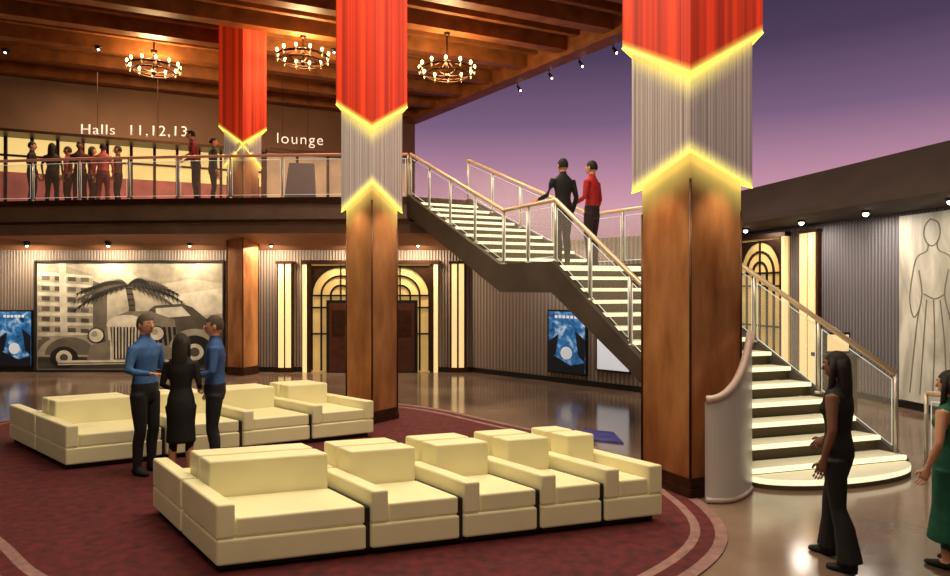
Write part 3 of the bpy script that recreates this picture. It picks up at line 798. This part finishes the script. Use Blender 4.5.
# ---------------------------------------------------------------- people
SK=[mat('skin_a',(205,150,120),.55),mat('skin_b',(120,80,62),.55)]
M_eye=mat('eye_white',(235,230,225),.3); M_iris=mat('iris',(30,20,15),.3); M_lip=mat('lips',(150,70,65),.5)
cloth={}
def cm(rgb):
    if rgb not in cloth: cloth[rgb]=mat('cloth_%d_%d_%d'%rgb,rgb,.8,noise=.2,nscale=20)
    return cloth[rgb]
def person(name,px_xy,z0,h,face,top,bottom,hair,skin=0,female=False,longhair=False,skirt=None,arms=None,shoes=(20,18,18),
           sleeve='long',vox=.016,stance=.10,head_turn=0,step=0.,lean=0.,bell=0.,flare=.3):
    B=MB(); seg=[]
    fs=.9 if female else 1.
    def S(p,q,r,tag): seg.append((Vector(p),Vector(q),r,tag))
    lx=lambda z: lean*max(0,(z-.9))
    hipw=.155 if female else .160
    tz=[(.80,.11,.095),(.90,hipw-.005,.118),(.97,hipw,.115),(1.10,.132*fs,.10*fs),(1.20,.142*fs,.105),(1.30,.165*fs,.115),(1.39,.178*fs,.10),(1.45,.12*fs,.075),(1.50,.058,.058),(1.60,.05,.05)]
    B.tube([(0,lx(z),z) for z,_,_ in tz],[(a,b) for _,a,b in tz],16,0,ref=(1,0,0))
    S((0,0,.82),(0,0,.95),.13,'bot'); S((0,lx(1.06),1.04),(0,lx(1.40),1.40),.13,'top'); S((-.1,lx(1.42),1.42),(.1,lx(1.42),1.42),.06,'top')
    S((0,lx(1.5),1.52),(0,lx(1.6),1.62),.05,'skin')
    if female:
        for sx in (-1,1): B.sphere((sx*.065,lx(1.28)+.07,1.28),(.058,.055,.06),0,10,8)
    for sx in (-1,1):
        fy=step*sx; hip=Vector((sx*.085,0,.88)); kn=Vector((sx*(.085+stance)/2,.03+fy*.55,.49)); an=Vector((sx*stance,-.01+fy,.085))
        tw=1.0 if skirt is None else .82
        B.tube([hip,hip.lerp(kn,.5),kn,kn.lerp(an,.35)+Vector((0,-.015,0)),an],[.096,.082*tw,.062*tw,(.060+bell*.35)*tw,.046*tw+bell if skirt is None else .034],12,0)
        ft=[an+Vector((0,-.055,-.04)),an+Vector((0,0,-.035)),an+Vector((sx*.01,.09,-.05)),an+Vector((sx*.015,.17,-.06))]
        B.tube(ft,[(.036,.03),(.05,.04),(.032,.045),(.020,.036)],10,0,ref=(0,0,1))
        lt='bot' if skirt is None else 'leg'
        S(hip,kn,.085,lt); S(kn,an+Vector((0,0,.02)),.055+bell*.6,lt); S(ft[0],ft[3],.04,'shoe')
    if skirt is not None:
        zs=[1.04,.95,.85,(.85+skirt)/2,skirt]
        ws=[.122,.155,.165,.155+.04*flare,.145+.24*flare]
        B.tube([(0,0,z) for z in zs],[(w_,w_*.76+.01) for w_ in ws],20,0,ref=(1,0,0))
        S((0,0,.98),(0,0,skirt+.06),.17+.1*flare,'bot')
    if arms is None: arms=[((-.24,-.02,1.13),(-.23,.08,.88)),((.24,-.02,1.13),(.23,.08,.88))]
    hb=MB()
    for sx,(e,wr) in zip((-1,1),arms):
        e=Vector(e);wr=Vector(wr); sh=Vector((sx*.165*fs,lx(1.40),1.405)); k=.85 if female else 1.
        B.tube([sh,sh.lerp(e,.35),e,e.lerp(wr,.3),wr],[.060*k,.055*k,.042*k,.042*k,.028*k],12,0)
        st='top' if sleeve!='none' else 'skin'
        S(sh,e,.05*k,st); S(e,wr,.035,'top' if sleeve=='long' else 'skin')
        d=(wr-e).normalized(); side=Vector((0,1,0)); side=(side-d*side.dot(d))
        if side.length<.1: side=Vector((1,0,0))-d*d.x
        side.normalize(); nrm=d.cross(side)*(-sx)
        hb.tube([wr-d*.03,wr,wr+d*.03,wr+d*.07,wr+d*.09],[(.024,.022),(.026,.02),(.036,.017),(.040,.015),(.036,.012)],10,0,ref=tuple(side))
        for i,(o,l) in enumerate(((.029,.068),(.010,.078),(-.010,.072),(-.028,.056))):
            b0=wr+d*.082+side*o; cur=nrm*(-.012)
            b1=b0+d*l*.45+cur*.6; b2=b1+d*l*.3+cur*1.2; b3=b2+d*l*.18+cur*1.5
            hb.tube([b0,b1,b2,b3],[.0095,.009,.008,.006],6,0)
        t0=wr+d*.03+side*.028; t1_=t0+d*.03+side*.025-nrm*.008; t2_=t1_+d*.03+side*.006-nrm*.01
        hb.tube([t0-side*.01,t1_,t2_],[.013,.011,.008],6,0)
    tmp=B.build('tmp',[M_black]); md=tmp.modifiers.new('r','REMESH'); md.mode='VOXEL'; md.voxel_size=vox; 
    m2=tmp.modifiers.new('s','SMOOTH'); m2.iterations=3; m2.factor=.5
    bpy.context.view_layer.update()
    dg=bpy.context.evaluated_depsgraph_get(); ev=tmp.evaluated_get(dg); me=ev.to_mesh()
    nv=len(me.vertices); V=np.empty(nv*3); me.vertices.foreach_get('co',V); V=V.reshape(-1,3)
    polys=[tuple(p.vertices) for p in me.polygons]
    C=np.array([V[list(p)].mean(0) for p in polys])
    ev.to_mesh_clear(); bpy.data.objects.remove(tmp,do_unlink=True)
    best=np.full(len(C),1e9); tag=np.zeros(len(C),int)
    tags=['skin','top','bot','leg','shoe']
    for p,q,r_,tg in seg:
        p_=np.array(p);q_=np.array(q);d_=q_-p_; t=np.clip(((C-p_)@d_)/(d_@d_+1e-9),0,1); dist=np.linalg.norm(C-(p_+t[:,None]*d_),axis=1)-r_
        mk=dist<best; best[mk]=dist[mk]; tag[mk]=tags.index(tg)
    G=MB(); G.v=[tuple(v) for v in V]; G.att=[0.]*nv; G.f=polys; G.sm=[True]*len(polys)
    mm_={0:0,1:1,2:2,3:0,4:3}; G.m=[mm_[t] for t in tag.tolist()]
    G.add(hb.v,hb.f,0,smooth=True)
    H=MB()
    def hf(q):
        z=q.z/.118; k=1-.28*max(0,-z)**1.5; q=Vector((q.x*k,q.y*(1-.10*max(0,-z)),q.z))
        if q.y>0: q.y*=.96
        if z<-.5 and q.y>0: q.y+=.008
        return q
    H.sphere((0,0,0),(.077,.096,.118),0,20,14,fn=hf)
    H.tube([(0,.088,.02),(0,.103,-.015),(0,.108,-.028),(0,.086,-.036)],[(.007,.007),(.011,.009),(.015,.010),(.006,.006)],8,0,ref=(1,0,0))
    for sx in (-1,1):
        H.sphere((sx*.030,.081,.008),(.014,.009,.009),5,8,6); H.sphere((sx*.030,.088,.008),(.006,.004,.006),6,8,6)
        H.tube([(sx*.014,.090,.028),(sx*.032,.089,.033),(sx*.048,.078,.027)],[(.003,.004)]*3,6,4)
        H.sphere((sx*.079,-.002,-.005),(.010,.020,.032),0,8,8)
    H.tube([(-.024,.080,-.062),(0,.090,-.060),(.024,.080,-.062)],[(.003,.004),(.008,.006),(.003,.004)],8,7)
    low=-.045 if not longhair else -.09
    H.sphere((0,-.008,.010),(.084,.102,.120),4,24,16,keep=lambda c:(c.z>.055) or (c.y<.02 and c.z>low) or (abs(c.x)>.07 and c.z>-.01 and c.y<.04))
    if longhair:
        H.tube([(0,-.03,.06),(0,-.05,-.02),(0,-.07,-.12),(0,-.08,-.22),(0,-.075,-.32)],[(.080,.065),(.086,.06),(.09,.045),(.085,.035),(.05,.02)],14,4,ref=(1,0,0))
        for sx in (-1,1): H.tube([(sx*.06,0,.07),(sx*.082,0,-.03),(sx*.082,.01,-.14),(sx*.075,.03,-.22)],[.028,.025,.025,.012],8,4)
    H.xf(Matrix.Translation((0,lx(1.62)+.012,1.628))@Matrix.Rotation(head_turn,4,'Z'))
    o=len(G.v); G.v+=H.v; G.att+=H.att; G.f+=[tuple(i+o for i in f) for f in H.f]; G.m+=H.m; G.sm+=H.sm
    zmin=min(v[2] for v in G.v)
    s=h/1.75
    G.xf(Matrix.Translation((px_xy[0],px_xy[1],z0))@Matrix.Rotation(face,4,'Z')@Matrix.Scale(s,4)@Matrix.Translation((0,0,-zmin)))
    return G.build(name,[SK[skin],cm(top),cm(bottom),cm(shoes),cm(hair),M_eye,M_iris,M_lip],fixn=False)
def at(px,d): return ((px-475)/F*d,d)
PI=math.pi
blue=(62,104,160); navy=(26,26,36); blk=(16,14,15)
person('man',at(145,7.35),.012,1.80,-PI/2-.3,blue,(32,30,38),(84,70,58),arms=[((-.25,.0,1.13),(-.20,.20,1.0)),((.25,.02,1.14),(.16,.24,1.12))],head_turn=-.1)
person('woman',at(181,7.1),.012,1.60,.15,blk,blk,(36,26,22),female=True,skirt=.45,sleeve='long',flare=.1,arms=[((-.21,.0,1.13),(-.16,.20,1.06)),((.21,.0,1.13),(.16,.20,1.06))],longhair=True)
person('man',at(215,7.4),.012,1.78,PI/2+.35,(52,84,140),navy,(74,60,50),arms=[((-.25,.02,1.14),(-.14,.24,1.10)),((.24,-.04,1.13),(.25,.06,.90))],head_turn=.1)
person('man',at(563,10.35),zl,1.72,.4,(24,20,26),(26,22,28),(22,16,14),arms=[((-.27,.05,1.14),(-.30,.28,1.10)),((.24,-.02,1.13),(.22,.07,.88))],step=.04)
person('man',at(592,10.75),zl,1.76,.9,(176,32,34),(44,24,34),(30,20,18),arms=[((-.24,.0,1.13),(-.18,.2,1.05)),((.24,-.02,1.13),(.22,.07,.88))])
person('woman',at(838,4.95),0,1.62,.75,blk,blk,(26,16,14),skin=1,female=True,longhair=True,sleeve='none',vox=.012,bell=.05,stance=.13,step=.12,arms=[((-.22,-.03,1.13),(-.21,.04,.88)),((.23,.0,1.13),(.18,.16,.98))])
person('woman',at(951,4.9),0,1.48,.5,(18,90,70),(16,84,64),(34,24,20),skin=0,female=True,skirt=.25,longhair=True,sleeve='none',flare=.3,vox=.014)
mz=[(32,17.0,(30,26,30),(24,22,26),1.74),(52,16.9,(40,44,40),(24,22,26),1.68),(68,17.6,(130,40,48),(40,24,26),1.74),(80,16.8,(90,40,40),(60,28,30),1.7),
    (92,17.6,(160,60,60),(70,34,40),1.74),(103,16.9,(196,90,90),(120,50,50),1.68),(118,17.5,(90,50,40),(40,26,26),1.74)]
for i,(px,d,t,b_,h_) in enumerate(mz):
    person('woman' if i%3==1 else 'man',at(px,d),4.2,h_,PI*.5*((i%4)-1)+.3,t,b_,(34,22,18),skin=i%2,vox=.028,female=(i%3==1),longhair=(i%3==1),stance=.12)
person('man',at(196,16.2),4.2,1.84,1.9,(130,30,28),(24,20,24),(26,16,14),vox=.024,arms=[((-.26,.05,1.16),(-.22,.28,1.04)),((.26,.06,1.16),(.2,.30,1.04))],lean=.15)
person('man',at(213,16.7),4.2,1.78,-1.2,(30,44,34),(22,20,22),(22,16,14),vox=.024)

# ---------------------------------------------------------------- lights
def area(name,loc,sx,sy,e,col=(1,.9,.75),rot=(0,0,0)):
    l=bpy.data.lights.new(name,'AREA'); l.shape='RECTANGLE'; l.size=sx; l.size_y=sy; l.energy=e; l.color=col
    o=bpy.data.objects.new(name,l); COL.objects.link(o); o.location=loc; o.rotation_euler=rot; return o
area('fill_area_sofas',(-1.2,7.2,8.1),4,4,500,(1,.88,.64))  # added area fill above the sofas, no fixture modelled
area('fill_area_entry',(3.8,5,8.1),3,3,130,(1,.80,.58))  # added unseen fill over the entry side
area('fill_area_front',(-1,1.0,8.1),4,3,260,(1,.80,.56))  # unseen fill added overhead near the camera
area('fill_area_back',(.2,12.3,8.0),3,1.5,280,(1,.84,.64))  # extra area light put in to lift the far floor
area('fill_area_mezz',(-8,17.5,8.1),8,1.5,280,(1,.68,.38))  # added warm fill that brightens the mezzanine, not a fixture
for x in (-13,-11,-9,-7,-5,-3,-1.4):
    area('soffit_light',(x,15.75,3.1),.5,.2,42,(1,.80,.55),(math.radians(12),0,0))
for d in (15,13.2,11.6,10,8.4):
    q=Vector((6.16+(18-d)*.2075,d))+WR.n*.6
    area('canopy_light',(q.x,q.y,3.38),.3,.3,22,(1,.86,.70))
area('understair_wall_wash',(1.3,13.6,3.0),1.5,.3,38,(1,.90,.82))
